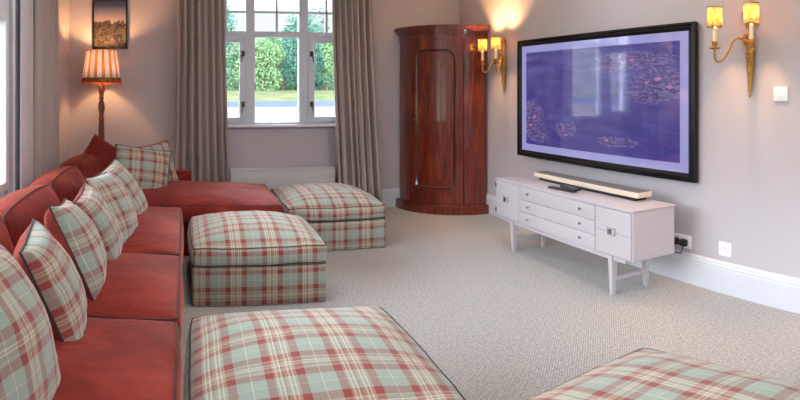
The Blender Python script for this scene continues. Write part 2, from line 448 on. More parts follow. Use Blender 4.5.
for (a, b) in ((x0+.045, m1[0]), (m1[1], m2[0]), (m2[1], x1-.045)):
    c = (a+b)/2
    for m in (bar(a, b, 2.125, 2.147, FY0+.01, FY1-.02, .003), bar(c-.011, c+.011, zt[1], z1-.04, FY0+.01, FY1-.02, .003)): bars.add(m.v, m.f, m.uv)
bars.build('glazing_bar', M['winwhite'], w)
join(box(x0, x1, FY0+.05, FY0+.054, z0+.02, zt[0]), box(x0, x1, FY0+.05, FY0+.054, zt[1], z1-.02)).build('window_pane', M['glass'], w, smooth=False)
box(x0-.03, x1+.03, YF-.045, FY0, z0-.022, z0+.004, .006).build('window_sill', M['white'], w)

# left window (runs along the left wall beside the sofa) ---------------------
def side_window(name, WW, mull):
    w = struct(empty(name, (0, 0, 0)))
    y0, y1, z0, z1 = WW; X0, X1 = XL-.11, XL-.02
    def b(ya, yb, za, zb, e=0): return box(X0, X1+e, ya, yb, za, zb, .004)
    parts = [b(y0, y0+.05, z0, z1), b(y1-.07, y1, z0, z1), b(y0+.04, y1-.04, z0, z0+.05), b(y0+.04, y1-.04, z1-.05, z1), b(y0+.04, y1-.04, 1.86, 1.94, .008)]
    for q in mull: parts.append(b(q-.035, q+.035, z0+.03, z1-.03, .006))
    join(*parts).build('window_frame', M['white'], w)
    ed = [y0+.05]+[c for q in mull for c in (q-.035, q+.035)]+[y1-.07]
    for i in range(0, len(ed), 2):
        a, c = ed[i], ed[i+1]; t = .06
        def s(ya, yb, za, zb): return box(X0+.01, X1+.02, ya, yb, za, zb, .004)
        join(s(a, a+t, z0+.05, 1.86), s(c-t, c, z0+.05, 1.86), s(a+t*.9, c-t*.9, z0+.05, z0+.05+t), s(a+t*.9, c-t*.9, 1.86-t, 1.86)).build('casement', M['white'], w)
        join(s(a, c, 2.14, 2.162), s((a+c)/2-.012, (a+c)/2+.012, 1.94, z1-.05)).build('glazing_bar', M['white'], w)
    box(X0+.03, X0+.034, y0, y1, z0+.02, z1-.02).build('window_pane', M['glass'], w, smooth=False)
    box(XL-.02, XL+.05, y0-.03, y1+.03, z0-.025, z0+.003, .006).build('window_sill', M['white'], w)
    join(box(XL-.0, XL+.016, y1, y1+.14, z0-.0, z1+.085, .004), box(XL, XL+.016, y0-.085, y0, z0, z1+.085, .004), box(XL, XL+.016, y0, y1, z1, z1+.085, .004)).build('architrave', M['white'], w)
side_window('window_2', WL, [2.08, 2.95])
side_window('added_window_3', WL2, [-1.67, -.73])  # unseen window, added so more daylight enters from the left
w = struct(empty('added_window_4', (0, 0, 0)))  # rear window added behind the camera to let daylight in
pp = []
for q in (WB[0]+.03, .8, WB[1]-.03): pp.append(box(q-.035, q+.035, YB-.12, YB-.03, WB[2], WB[3], .004))
pp += [box(WB[0], WB[1], YB-.12, YB-.03, WB[2], WB[2]+.07, .004), box(WB[0], WB[1], YB-.12, YB-.03, WB[3]-.07, WB[3], .004)]
join(*pp).build('window_frame', M['winwhite'], w)
box(WB[0], WB[1], YB-.08, YB-.076, WB[2]+.03, WB[3]-.03).build('window_pane', M['glass'], w, smooth=False)

# ------------------------------------------------------------------ outdoors
ZG = -.35
def ground(name, x0, x1, y0, y1, z, mat):
    return struct(box(x0, x1, y0, y1, z-.3, z).build(name, mat, smooth=False))
ground('lawn', -160, 200, -100, 400, ZG, M['grass'])
struct(MB().add([(-160, 67, ZG), (200, 67, ZG), (200, 92, .75), (-160, 92, .75), (-160, 300, 1.4), (200, 300, 1.4), (-160, 67, ZG-.3), (200, 67, ZG-.3), (200, 300, ZG-.3), (-160, 300, ZG-.3)],
     [(0, 1, 2, 3), (3, 2, 5, 4), (6, 7, 8, 9), (0, 1, 7, 6), (4, 5, 8, 9), (1, 2, 5, 8, 7), (0, 3, 4, 9, 6)]).build('meadow_bank', M['meadow'], smooth=False))
ground('gravel_drive', -40, 60, 7, 44, ZG+.04, M['gravel'])
ground('road', -160, 200, 46, 66, ZG+.03, M['road'])
def foliage(cx, cy, cz, rx, ry, rz, n, size, seed, jag=.3):
    rnd = random.Random(seed); v = []; f = []
    lumps = [(rnd.uniform(-.55, .55), rnd.uniform(-.5, .5), rnd.uniform(-.6, .6), rnd.uniform(.38, .62)) for _ in range(9)]
    for i in range(n):
        L = lumps[i % 9]
        d = Vector((rnd.gauss(0, 1), rnd.gauss(0, 1), rnd.gauss(0, 1))).normalized()*L[3]*rnd.uniform(.72, 1.05)
        p = Vector((cx+(L[0]+d.x)*rx, cy+(L[1]+d.y)*ry, cz+(L[2]+d.z)*rz))
        if p.z < .05: p.z = .05+rnd.random()*.5
        R = Euler((rnd.uniform(0, 6.3), rnd.uniform(0, 6.3), rnd.uniform(0, 6.3))).to_matrix(); s = size*rnd.uniform(.5, 1.2)
        o = len(v)
        for q in ((-s, 0, 0), (0, -s*.5, s*.12), (s, 0, 0), (0, s*.5, s*.12)): v.append(p+R@Vector(q))
        f.append((o, o+1, o+2, o+3))
    return MB().add(v, f)
tree_specs = [  # px centre, distance, height, width, material, label
    (208, 100, 19.6, 10.9, 1, 'tall blue-green tree beyond the road, partly behind the left curtain'),
    (240, 112, 11.3, 9.1, 0, 'rounded mid-green tree beyond the road, in the left casement'),
    (262, 97, 9.0, 7.9, 2, 'pale olive bush-like tree low in the middle pane'),
    (283, 116, 12.8, 9.8, 0, 'broad green tree with lacy top in the middle pane'),
    (303, 101, 17.3, 8.0, 1, 'tall slender blue-green tree behind the second window mullion'),
    (326, 113, 13.5, 9.0, 1, 'dark blue-green tree beyond the road in the right casement'),
    (347, 98, 11.0, 8.2, 2, 'olive tree beyond the road, behind the right curtain edge')]
for k, (px, D, h, wd, mi, lab) in enumerate(tree_specs):
    ph = (px-186)/640; tx, ty = D*math.sin(ph), D*math.cos(ph)
    t = tag(empty('broadleaf_tree', (tx, ty, .78)), lab, 'tree')
    foliage(0, 0, h*.52, wd/2, 3, h*.5, 6500, .27, k+3).build('crown', M['leaf%d' % mi], t, smooth=False)
    br = [tube([(0, 0, -.05), (.1, 0, h*.25), (0, .1, h*.55), (.1, 0, h*.85)], [.32, .24, .15, .05], 8)]
    rnd = random.Random(k)
    for q in range(7):
        a = rnd.uniform(0, 6.3); zz = h*(.2+.08*q)
        br.append(tube([(0, 0, zz), (math.cos(a)*wd*.2, math.sin(a)*1.0, zz+h*.1), (math.cos(a)*wd*.38, math.sin(a)*1.8, zz+h*.22)], [.12, .08, .03], 5))
    join(*br).build('trunk', M['bark'], t)
hg = foliage(0, 0, 1.8, 55, 2.5, 2.6, 15000, .34, 99)
h = hg.build('hedgerow', M['leaf0'], None, smooth=False); h.location = (16, 124, .6); h['kind'] = 'stuff'; h['label'] = 'low tangled hedgerow along the far side of the road'; h['category'] = 'hedge'
# trees seen through the left window
for k, (tx, ty, hh) in enumerate(((-26, 60, 6.5), (-36, 40, 7.5))):
    t = tag(empty('broadleaf_tree', (tx, ty, ZG)), ['bleached garden tree seen low through the side window', 'bleached garden tree further towards the near edge of the side window'][k], 'tree')
    foliage(0, 0, hh*.52, 5, 4, hh*.5, 1500, .4, k+40).build('crown', M['leaf0'], t, smooth=False)
    tube([(0, 0, -.05), (0, .1, hh*.6)], [.3, .1], 8).build('trunk', M['bark'], t)

# ------------------------------------------------------------------ curtains
def curtain(name, a, b, aBot, bBot, folds, amp, z0, z1, label, seed, flat=0, nrm=(0, -1)):
    rnd = random.Random(seed); n = folds*10; rows = 14; v = []; f = []
    ph = [rnd.uniform(-.5, .5) for _ in range(folds+2)]; am = [rnd.uniform(.45, 1.2) for _ in range(folds+2)]
    for j in range(rows+1):
        t = j/rows; z = z1+(z0-z1)*t; e = t**1.5
        A = (a[0]+(aBot[0]-a[0])*e, a[1]+(aBot[1]-a[1])*e); B = (b[0]+(bBot[0]-b[0])*e, b[1]+(bBot[1]-b[1])*e)
        for i in range(n+1):
            s = i/n; k = s*folds; ki = int(k)
            pa = ph[ki]*(1-(k-ki))+ph[min(ki+1, folds+1)]*(k-ki); aa = am[ki]*(1-(k-ki))+am[min(ki+1, folds+1)]*(k-ki)
            w_ = math.sin(2*PI*(k+.25*pa*(.5+t)))
            if s < flat: w_ = w_*(s/flat)**3*.5
            o = amp*aa*w_*(.8+.35*t); sl = amp*.45*math.sin(4*PI*k)*.5
            dx, dy = B[0]-A[0], B[1]-A[1]; L = math.hypot(dx, dy)
            v.append((A[0]+dx*s+nrm[0]*o+dx/L*sl, A[1]+dy*s+nrm[1]*o+dy/L*sl, z))
    for j in range(rows):
        for i in range(n):
            q = j*(n+1)+i; f.append((q, q+1, q+n+2, q+n+1))
    o = MB().add(v, f).build(name, M['curtain'], None, angle=180)
    md = o.modifiers.new('thickness', 'SOLIDIFY'); md.thickness = .006
    return tag(o, label, 'curtain', 'full length window curtains')
curtain('curtain', (-.075, 5.445), (.325, 5.445), (-.10, 5.445), (.375, 5.445), 7, .055, .02, 2.55, 'taupe floor-length curtain at the left side of the far window', 1)
curtain('curtain', (1.255, 5.445), (1.63, 5.445), (1.33, 5.445), (1.735, 5.445), 7, .055, .02, 2.55, 'taupe floor-length curtain hanging between the far window and the corner cupboard', 2)
curtain('curtain', (-.98, 4.10), (-.98, 4.80), (-.98, 4.10), (-.98, 4.84), 5, .034, .02, 2.55, 'taupe curtain beside the side window, behind the sofa back', 3, nrm=(1, 0))
ln = bpy.data.objects[-1] if False else None
def lining_panel():
    v = []; f = []; n = 12; rows = 8
    for j in range(rows+1):
        t = j/rows
        for i in range(n+1):
            s = i/n
            v.append((-.985+.016*math.sin(s*PI*1.5+.4)-.008*t*math.sin(PI*s), 3.70+.41*s-.02*t*(1-s), 2.55-2.5*t))
    for j in range(rows):
        for i in range(n): q = j*(n+1)+i; f.append((q, q+1, q+n+2, q+n+1))
    return MB().add(v, f)
cu = [o for o in bpy.data.objects if o.name == 'curtain.002'][0]
lo = lining_panel().build('curtain_lining', M['lining'], cu, angle=180); lo['label'] = 'smooth pale lining edge turned towards the window'
md = lo.modifiers.new('thickness', 'SOLIDIFY'); md.thickness = .005

# ------------------------------------------------------------------ radiator
t = tag(empty('radiator', (.84, 5.5, 0)), 'low white panel radiator under the far window', 'radiator')
box(-.46, .46, -.03, .02, .12, .46, .008).build('front_panel', M['radiator'], t)
box(-.465, .465, -.035, .075, .46, .48, .006).build('top_grille', M['radiator'], t)
for s_ in (-1, 1): box(s_*.38-.02, s_*.38+.02, .02, .098, .15, .42).build('bracket', M['radiator'], t)
join(tube([(.44, 0, .16), (.44, 0, .0)], .009, 8)).build('pipe', M['white'], t)

# ------------------------------------------------------------------ corner cupboard
t = tag(empty('corner_cupboard', (XR-.02, YF-.02, 0)), 'tall bow-fronted polished mahogany cupboard standing in the far right corner', 'cupboard')
arc_slab(0, 0, .0, .585, 0, 90, .09, 1.86, 40).build('body', M['mahogany'], t)
pl = join(arc_slab(0, 0, .0, .635, -1, 91, 0, .085, 40), arc_slab(0, 0, .0, .625, -1, 91, .085, .097, 40)); pl.build('plinth', M['mahogany'], t)
cn = []
for r, za, zb in ((.600, 1.845, 1.865), (.594, 1.865, 1.895), (.606, 1.895, 1.908), (.618, 1.908, 1.925), (.632, 1.925, 1.945), (.645, 1.945, 1.968), (.637, 1.968, 1.98)):
    cn.append(arc_slab(0, 0, 0, r, -1, 91, za, zb, 40))
join(*cn).build('cornice', M['mahogany'], t)
arc_slab(0, 0, .58, .596, 1, 19.5, .10, 1.843, 10).build('stile', M['mahogany'], t)
arc_slab(0, 0, .58, .596, 70.5, 89, .10, 1.843, 10).build('stile', M['mahogany'], t)
dr = arc_slab(0, 0, .58, .594, 20.3, 69.5, .10, 1.84, 30).build('door', M['mahogany'], t)
def cyl(a, z, r): a = math.radians(a); return (-r*math.cos(a), -r*math.sin(a), z)
A0, A1, Z0, Z1 = 27, 62.5, .27, 1.72; path = []
def seg(pts):
    path.extend(pts)
seg([(A0+(A1-A0)*i/12, Z0) for i in range(1, 12)])
seg([(A1, Z0+.02+(Z1-.11-Z0)*i/10) for i in range(11)])
seg([(A1-8*(1-math.cos(q*PI/12)), Z1-.08+.08*math.sin(q*PI/12)) for q in range(1, 7)])
seg([(A1-8-(A1-A0-16)*i/8, Z1) for i in range(1, 8)])
seg([(A0+8-8*math.sin(q*PI/12), Z1-.08+.08*math.cos(q*PI/12)) for q in range(0, 7)])
seg([(A0, Z1-.09-(Z1-.11-Z0)*i/10) for i in range(11)])
tube([cyl(a, z, .597) for a, z in path], .009, 6, True).build('moulding', M['mahogany_dark'], dr)
tube([cyl(a, z, .595) for a, z in [((a-44.7)*.955+44.7, (z-1)*.985+1) for a, z in path]], .006, 6, True).build('moulding', M['mahogany'], dr)
join(tube([cyl(20, .10, .594), cyl(20, 1.843, .594)], .0035, 6), tube([cyl(70, .10, .594), cyl(70, 1.843, .594)], .0035, 6)).build('door_gap', M['mahogany_dark'], t)
k = lathe([(.001, 0), (.009, .001), (.009, .003), (.001, .004)], 12).tf(Matrix.Translation(Vector(cyl(24, .98, .594))) @ Euler((PI/2, 0, -math.radians(66))).to_matrix().to_4x4())
k.build('escutcheon', M['brass'], dr)

# ------------------------------------------------------------------ television
TY0, TY1, TZ0, TZ1 = 2.462, 4.345, .690, 1.762
t = tag(empty('television', (XR, (TY0+TY1)/2, 0)), 'large wall-mounted television in a black frame showing a purple water scene', 'television')
t.location.x -= .016; t.rotation_euler.z = math.radians(1.0)
cy = (TY0+TY1)/2; hw = (TY1-TY0)/2
def ring(o, i, z0o, z1o, z0i, z1i, xf, xb, xi):
    """picture-frame ring: outer half width o, inner half width i, in local y; bevelled front"""
    v = []; f = []
    for (hh, za, zb, xx) in ((o, z0o, z1o, xb), (o, z0o, z1o, xf), (i, z0i, z1i, xi), (i, z0i, z1i, xb)):
        v += [(xx, -hh, za), (xx, hh, za), (xx, hh, zb), (xx, -hh, zb)]
    for r in range(4):
        for j in range(4):
            a, b = r*4+j, r*4+(j+1) % 4; c, d = ((r+1) % 4)*4+(j+1) % 4, ((r+1) % 4)*4+j
            f.append((a, b, c, d))
    return MB().add(v, f)
X = -.045
join(ring(hw, hw-.016, TZ0, TZ1, TZ0+.016, TZ1-.016, X, -.015, X-.004),
     ring(hw-.016, hw-.034, TZ0+.016, TZ1-.016, TZ0+.034, TZ1-.034, X+.006, -.02, X+.002),
     ring(hw-.034, hw-.058, TZ0+.034, TZ1-.034, TZ0+.058, TZ1-.058, X-.004, -.02, X+.012)).build('frame', M['frame'], t, smooth=False)
box(-.028, -.008, -hw+.03, hw-.03, TZ0+.03, TZ1-.03).build('housing', M['black'], t, smooth=False)
box(-.014, .016, -.3, .3, 1.0, 1.45).build('wall_mount', M['black'], t, smooth=False)
hm = hw-.052; za, zb = TZ0+.052, TZ1-.052
MB().add([(-.034, -hm, za), (-.034, hm, za), (-.034, hm, zb), (-.034, -hm, zb), (-.028, -hm, za), (-.028, hm, za), (-.028, hm, zb), (-.028, -hm, zb)],
         [(0, 1, 2, 3), (4, 5, 6, 7), (0, 1, 5, 4), (2, 3, 7, 6), (1, 2, 6, 5), (3, 0, 4, 7)], [[(1, 0), (0, 0), (0, 1), (1, 1)]]*6).build('mat_border', M['mat'], t, smooth=False)
hp = hw-.122; za, zb = TZ0+.118, TZ1-.118
MB().add([(-.0355, -hp, za), (-.0355, hp, za), (-.0355, hp, zb), (-.0355, -hp, zb), (-.033, -hp, za), (-.033, hp, za), (-.033, hp, zb), (-.033, -hp, zb)],
         [(0, 1, 2, 3), (4, 5, 6, 7), (0, 1, 5, 4), (2, 3, 7, 6), (1, 2, 6, 5), (3, 0, 4, 7)], [[(1, 0), (0, 0), (0, 1), (1, 1)]]*6).build('screen', M['screen'], t, smooth=False)

# ------------------------------------------------------------------ media console
t = tag(empty('media_console', (2.215, 3.20, 0)), 'low pale lacquered sideboard on tapered legs below the television', 'sideboard')
cx, cy = 2.215, 3.20; HX, HY = .146, .733
box(-HX+.006, HX, -HY, HY, .255, .557, .004).build('body', M['console'], t)
box(-HX-.004, HX+.002, -HY-.004, HY+.004, .557, .572, .004).build('top', M['console'], t)
def panel(y0, y1, z0, z1): return box(-HX-.006, -HX+.008, y0-cy, y1-cy, z0, z1, .003)
for (y0, y1) in ((3.606, 3.928), (2.472, 2.777)):
    d = panel(y0+.004, y1-.003, .266, .552).build('door', M['console'], t)
    ym = (y0+y1)/2-cy + (.0 if y0 > 3 else .0)
    b = join(box(-HX-.014, -HX-.005, ym-.032, ym+.032, .395, .440, .002)); b.build('handle', M['console'], d)
    join(box(-HX-.018, -HX-.013, ym-.006, ym+.020, .402, .432, .002), box(-HX-.017, -HX-.013, ym-.030, ym-.026, .395, .440), box(-HX-.017, -HX-.013, ym+.026, ym+.030, .395, .440), box(-HX-.017, -HX-.013, ym-.03, ym+.03, .437, .440), box(-HX-.017, -HX-.013, ym-.03, ym+.03, .395, .398)).build('handle_pull', M['chrome'], d)
    if y0 < 3: box(-HX-.0068, -HX-.005, y0-cy+.006, y1-cy-.005, .4085, .4105).build('panel_joint', M['sb_top'], d)
    if y0 > 3:
        for z in (.31, .51): box(-HX-.010, -HX-.004, y1-cy-.018, y1-cy-.004, z-.018, z+.018, .001).build('hinge', M['chrome'], d)
for (z0, z1) in ((.266, .356), (.360, .451), (.455, .552)):
    d = panel(2.781, 3.602, z0, z1).build('drawer', M['console'], t)
    for yk in (3.47, 2.90):
        lathe([(.003, 0), (.003, .010), (.009, .013), (.010, .018), (.007, .022), (.001, .023)], 12).tf(Matrix.Translation((-HX-.005, yk-cy, (z0+z1)/2+.008)) @ Euler((0, -PI/2, 0)).to_matrix().to_4x4()).build('knob', M['chrome'], d)
box(-HX+.02, HX-.02, -HY+.08, HY-.08, .222, .255, .003).build('apron', M['console'], t)
def leg(x, y):
    v = []
    for z, h in ((0, .011), (.25, .019)):
        for sx, sy in ((-1, -1), (1, -1), (1, 1), (-1, 1)): v.append((x+sx*h, y+sy*h, z))
    return MB().add(v, [(0, 1, 2, 3), (4, 5, 6, 7)]+[(i, (i+1) % 4, 4+(i+1) % 4, 4+i) for i in range(4)])
for sy in (-1, 1):
    for sx in (-1, 1): leg(sx*(HX-.03), sy*(HY-.20)).build('leg', M['console'], t, smooth=False)
    box(-HX+.04, HX-.04, sy*(HY-.20)-.008, sy*(HY-.20)+.008, .085, .112, .003).build('stretcher', M['console'], t)

# soundbar + remotes
t = tag(empty('soundbar', (2.300, 3.175, .572)), 'long slim champagne-edged soundbar lying on the sideboard top', 'soundbar')
box(-.040, .045, -.50, .50, 0, .024, .004).build('foot', M['black'], t)
box(-.055, .050, -.54, .54, .024, .060, .005).build('body', M['sb_body'], t)
box(-.052, .047, -.535, .535, .0595, .0635, .002).build('speaker_cloth', M['sb_top'], t)
def remote(loc, rz, lab, L=.19, tilt=0):
    t = tag(empty('remote_control', loc, rz), lab, 'remote control', 'remotes on the sideboard')
    t.rotation_euler = (tilt, 0, rz)
    rbox(.021, L/2, .008, .006, (1, 2, 1), None, (0, 0, .008)).build('body', M['black'], t)
    bs = MB()
    for i in range(7):
        for j in range(3):
            m = box(-.013+j*.010, -.007+j*.010, L*.38-i*.021, L*.38-i*.021+.010, .0155, .0185, .001); bs.add(m.v, m.f, m.uv)
    bs.build('keypad', M['chrome'] if tilt else M['sb_top'], t)
remote((2.150, 3.225, .5725), .10, 'black remote lying flat on the sideboard, underneath the other one', .24)
remote((2.170, 3.17, .5885), -.12, 'black remote with pale keys resting across the other one', .20, .0)

# ------------------------------------------------------------------ sockets, switch
def plate(name, y, z, wd, h, label, cat, double=False, sw=False):
    t = tag(empty(name, (XR, y, z)), label, cat)
    box(-.010, 0, -wd/2, wd/2, -h/2, h/2, .003).build('plate', M['socket'], t)
    ys = ([.035, -.035] if double else [0.0])
    if sw:
        box(-.015, -.009, -.013, .013, -.018, .018, .003).build('rocker', M['socket'], t)
        for s in (-1, 1): lathe([(.003, 0), (.003, .001)], 8).tf(Matrix.Translation((-.0100, s*.032, 0)) @ Euler((0, -PI/2, 0)).to_matrix().to_4x4()).build('screw', M['chrome'], t)
    else:
        for q in ys:
            h_ = join(box(-.0105, -.0095, q-.0035, q+.0035, .004, .013), box(-.0105, -.0095, q-.014, q-.008, -.012, -.008), box(-.0105, -.0095, q+.008, q+.014, -.012, -.008))
            h_.build('pin_holes', M['black'], t, smooth=False)
        for s in (-1, 1): lathe([(.003, 0), (.003, .001)], 8).tf(Matrix.Translation((-.0100, s*(wd/2-.012), 0)) @ Euler((0, -PI/2, 0)).to_matrix().to_4x4()).build('screw', M['chrome'], t)
    return t
plate('wall_socket', 2.598, .272, .146, .086, 'white double wall socket with black plugs just beside the sideboard', 'socket', True)
plate('wall_socket', 2.270, .282, .086, .086, 'empty white single wall socket above the skirting board', 'socket')
plate('light_switch', 1.900, 1.284, .086, .086, 'white square light switch on the wall right of the wall lamp', 'switch', sw=True)
for y, lab, c in ((2.565, 'black mains plug in the right half of the double socket', [(2.52, 2.565, .245), (2.51, 2.57, .20), (2.50, 2.70, .19), (2.49, 3.0, .21)]),
                  (2.633, 'black mains plug in the left half of the double socket', [(2.52, 2.633, .245), (2.50, 2.66, .215), (2.49, 2.78, .22), (2.48, 3.1, .24)])):
    t = tag(empty('mains_plug', (XR-.010, y, .270)), lab, 'plug', 'mains plugs')
    rbox(.017, .024, .024, .009, (1, 1, 1), None, (-.018, 0, 0)).build('plug_body', M['black'], t)
    tube([Vector(p)-Vector((XR-.010, y, .270)) for p in c], .0035, 6).build('cord', M['black'], t)

# ------------------------------------------------------------------ wall sconces
def make_sconce(y, label):
    t = tag(empty('wall_sconce', (XR, y, 1.56)), label, 'wall lamp', 'gilt wall lamps either side of the television')
    # torch shaped backplate: lathe squashed towards the wall
    prof = [(.002, -.30), (.008, -.292), (.011, -.282), (.006, -.27), (.010, -.262), (.014, -.25), (.013, -.24), (.018, -.20), (.024, -.12), (.030, -.035), (.036, -.03), (.036, -.018), (.026, -.012), (.020, .0), (.024, .02), (.018, .05), (.026, .065), (.018, .08), (.013, .12), (.020, .145), (.012, .17), (.015, .21), (.024, .232), (.018, .25), (.006, .268), (.001, .275)]
    b = lathe(prof, 18); b.v = [(p[0]*.6-.021, p[1]*.78, p[2]) for p in b.v]
    b.build('backplate', M['brass'], t)
    fl = MB()
    for i in range(7):
        a = i*2*PI/7
        m = rbox(.006, .012, .012, .006, (1, 1, 1), None, (-.045, .020*math.cos(a), .065+.020*math.sin(a))); fl.add(m.v, m.f, m.uv)
    for i in range(4):
        rbox(.005, .013-.002*i, .010, .004, (1, 1, 1), None, (-.040+.003*i, 0, -.05-.045*i)).build('leaf_ornament', M['brass'], t)
    fl.build('rosette', M['brass'], t)
    bw = []
    for s in (-1, 1):
        bw.append(tube([(-.02, 0, .215), (-.03, s*.03, .245), (-.028, s*.045, .225), (-.022, s*.030, .205), (-.02, 0, .21)], [.006, .007, .006, .006, .005], 6))
        bw.append(tube([(-.02, 0, .20), (-.024, s*.016, .16), (-.024, s*.026, .13)], [.005, .005, .003], 6))
    join(*bw).build('ribbon_bow', M['brass'], t)
    for s in (-1, 1):
        pts = []
        ctl = [(-.03, s*.010, -.005), (-.045, s*.022, .045), (-.06, s*.045, .068), (-.08, s*.066, .045), (-.10, s*.078, -.01), (-.118, s*.090, -.055), (-.137, s*.106, -.080), (-.153, s*.122, -.065), (-.157, s*.122, -.025), (-.157, s*.120, .0)]
        P_ = [Vector(c) for c in ctl]
        for i in range(len(P_)-1):
            p0, p1, p2, p3 = P_[max(i-1, 0)], P_[i], P_[i+1], P_[min(i+2, len(P_)-1)]
            for q in range(5):
                u = q/5; pts.append(.5*((2*p1)+(-p0+p2)*u+(2*p0-5*p1+4*p2-p3)*u*u+(-p0+3*p1-3*p2+p3)*u**3))
        pts.append(P_[-1])
        a_ = tube(pts, [.0065]*(len(pts)-6)+[.0055]*6, 8).build('arm', M['brass'], t)
        cx_, cy_ = -.157, s*.120
        lathe([(.004, -.006), (.014, -.004), (.030, .003), (.032, .007), (.012, .006), (.008, .012), (.015, .030), (.017, .044), (.013, .046), (.013, .03)], 18, (cx_, cy_, 0)).build('drip_pan', M['brass'], a_)
        lathe([(.0115, .044), (.0115, .128), (.004, .131)], 14, (cx_, cy_, 0)).build('candle_tube', M['candle'], a_)
        lathe([(.004, .131), (.011, .15), (.012, .168), (.007, .188), (.001, .20)], 12, (cx_, cy_, 0)).build('bulb', M['bulb'], a_)
        sh = lathe([(.038, .132), (.038, .256)], 28, (cx_, cy_, 0), cap=False).build('lamp_shade', M['goldshade'], t)
        md = sh.modifiers.new('thickness', 'SOLIDIFY'); md.thickness = .0012
        rg = lambda z: tube([(cx_+.0385*math.cos(k*PI/14), cy_+.0385*math.sin(k*PI/14), z) for k in range(28)], .0018, 5, True)
        for z_ in (.133, .255): rg(z_).build('shade_trim', M['handle'], sh)
        lg = bpy.data.lights.new('sconce_bulb', 'POINT'); lg.energy = SCW; lg.color = (1, .54, .23); lg.shadow_soft_size = .016
        lo = bpy.data.objects.new('sconce_light', lg); C.objects.link(lo); lo.parent = t; lo.location = (cx_, cy_, .215)
    return t
SCW = 27.0
make_sconce(2.085, 'gilt two-arm candle wall lamp right of the television, beside the light switch')
make_sconce(4.67, 'gilt two-arm candle wall lamp between the corner cupboard and the television')

# ------------------------------------------------------------------ floor lamp
LX, LY = -.715, 5.38
t = tag(empty('floor_lamp', (LX, LY, 0)), 'lit floor lamp with turned wooden stem and striped shade in the far left corner', 'floor lamp')
lathe([(.001, 0), (.135, 0), (.14, .02), (.12, .035), (.05, .05), (.03, .08)], 28).build('base', M['lampwood'], t)
lathe([(.03, .07), (.022, .12), (.024, .5), (.026, .86), (.024, .95), (.022, 1.00), (.028, 1.01), (.018, 1.03), (.022, 1.07), (.030, 1.12), (.026, 1.17), (.015, 1.20), (.026, 1.215), (.018, 1.23), (.024, 1.27), (.030, 1.30), (.026, 1.345), (.012, 1.36), (.010, 1.44)], 18).build('pole', M['lampwood'], t)
sh = lathe([(.170, 1.375), (.128, 1.705)], 60, (0, 0, 0), cap=False).build('lamp_shade', M['stripeshade'], t)
md = sh.modifiers.new('thickness', 'SOLIDIFY'); md.thickness = .0015
for r_, z_ in ((.128, 1.705), (.170, 1.376)): tube([(r_*math.cos(k*PI/20), r_*math.sin(k*PI/20), z_) for k in range(40)], .003, 5, True).build('shade_trim', M['brass'], sh)
bd = MB()
for k_ in range(60):
    a = k_*PI/30; m = rbox(.005, .005, .009, .004, (1, 1, 1), None, (.170*math.cos(a), .170*math.sin(a), 1.364)); bd.add(m.v, m.f, m.uv)
bd.build('bead_fringe', noisy('coral_beads', (204, 92, 58), .4, 60, .3), sh)
lathe([(.012, 1.44), (.028, 1.49), (.03, 1.52), (.018, 1.56), (.001, 1.57)], 14).build('bulb', M['bulb'], t)
lg = bpy.data.lights.new('floor_lamp_bulb', 'POINT'); lg.energy = 21; lg.color = (1, .52, .22); lg.shadow_soft_size = .03
lo = bpy.data.objects.new('floor_lamp_light', lg); C.objects.link(lo); lo.parent = t; lo.location = (0, 0, 1.605)

# ------------------------------------------------------------------ framed poster
PX0, PX1, PZ0 = -.822, -.512, 1.735
t = tag(empty('framed_poster', ((PX0+PX1)/2, YF, 0)), 'black framed mountain landscape poster on the far wall above the floor lamp', 'picture')
hw_ = (PX1-PX0)/2; PZ1 = PZ0+.52
join(box(-hw_, -hw_+.014, -.022, 0, PZ0, PZ1, .002), box(hw_-.014, hw_, -.022, 0, PZ0, PZ1, .002), box(-hw_, hw_, -.022, 0, PZ0, PZ0+.014, .002), box(-hw_, hw_, -.022, 0, PZ1-.014, PZ1, .002)).build('frame', M['frame'], t)
a, b, c, d = -hw_+.01, hw_-.01, PZ0+.01, PZ1-.01
MB().add([(a, -.012, c), (b, -.012, c), (b, -.012, d), (a, -.012, d), (a, 0, c), (b, 0, c), (b, 0, d), (a, 0, d)], [(0, 1, 2, 3), (4, 5, 6, 7), (0, 1, 5, 4), (2, 3, 7, 6), (1, 2, 6, 5), (3, 0, 4, 7)], [[(0, 0), (1, 0), (1, 1), (0, 1)]]*6).build('print', M['poster'], t, smooth=False)

# ------------------------------------------------------------------ soft furniture
def nz(x, y, z, s, seed): return noise.noise(Vector((x*s+seed*7.1, y*s+seed*3.3, z*s+seed)))
def outline(hx, hy, hz, r, deform, z, n=14, off=.0):
    """loop following the rounded rectangle at height z through the same deform"""
    pts = []
    ex, ey = hx-r, hy-r; k = r*(1-.29)  # midway on the rounded edge
    for (cx, cy, a0) in ((ex, ey, 0), (-ex, ey, 90), (-ex, -ey, 180), (ex, -ey, 270)):
        for q in range(4):
            a = math.radians(a0+q*30); pts.append((cx+(k+off)*math.cos(a), cy+(k+off)*math.sin(a)))
        nxt = {0: (-ex, ey+k+off), 90: (-ex-k-off, -ey), 180: (ex, -ey-k-off), 270: (ex+k+off, ey)}[a0]
        sx, sy = pts[-1]
        for q in range(1, n): pts.append((sx+(nxt[0]-sx)*q/n, sy+(nxt[1]-sy)*q/n))
    zz = z-(r*.29 if z > 0 else -r*.29)
    return [deform(x, y, zz) for x, y in pts]

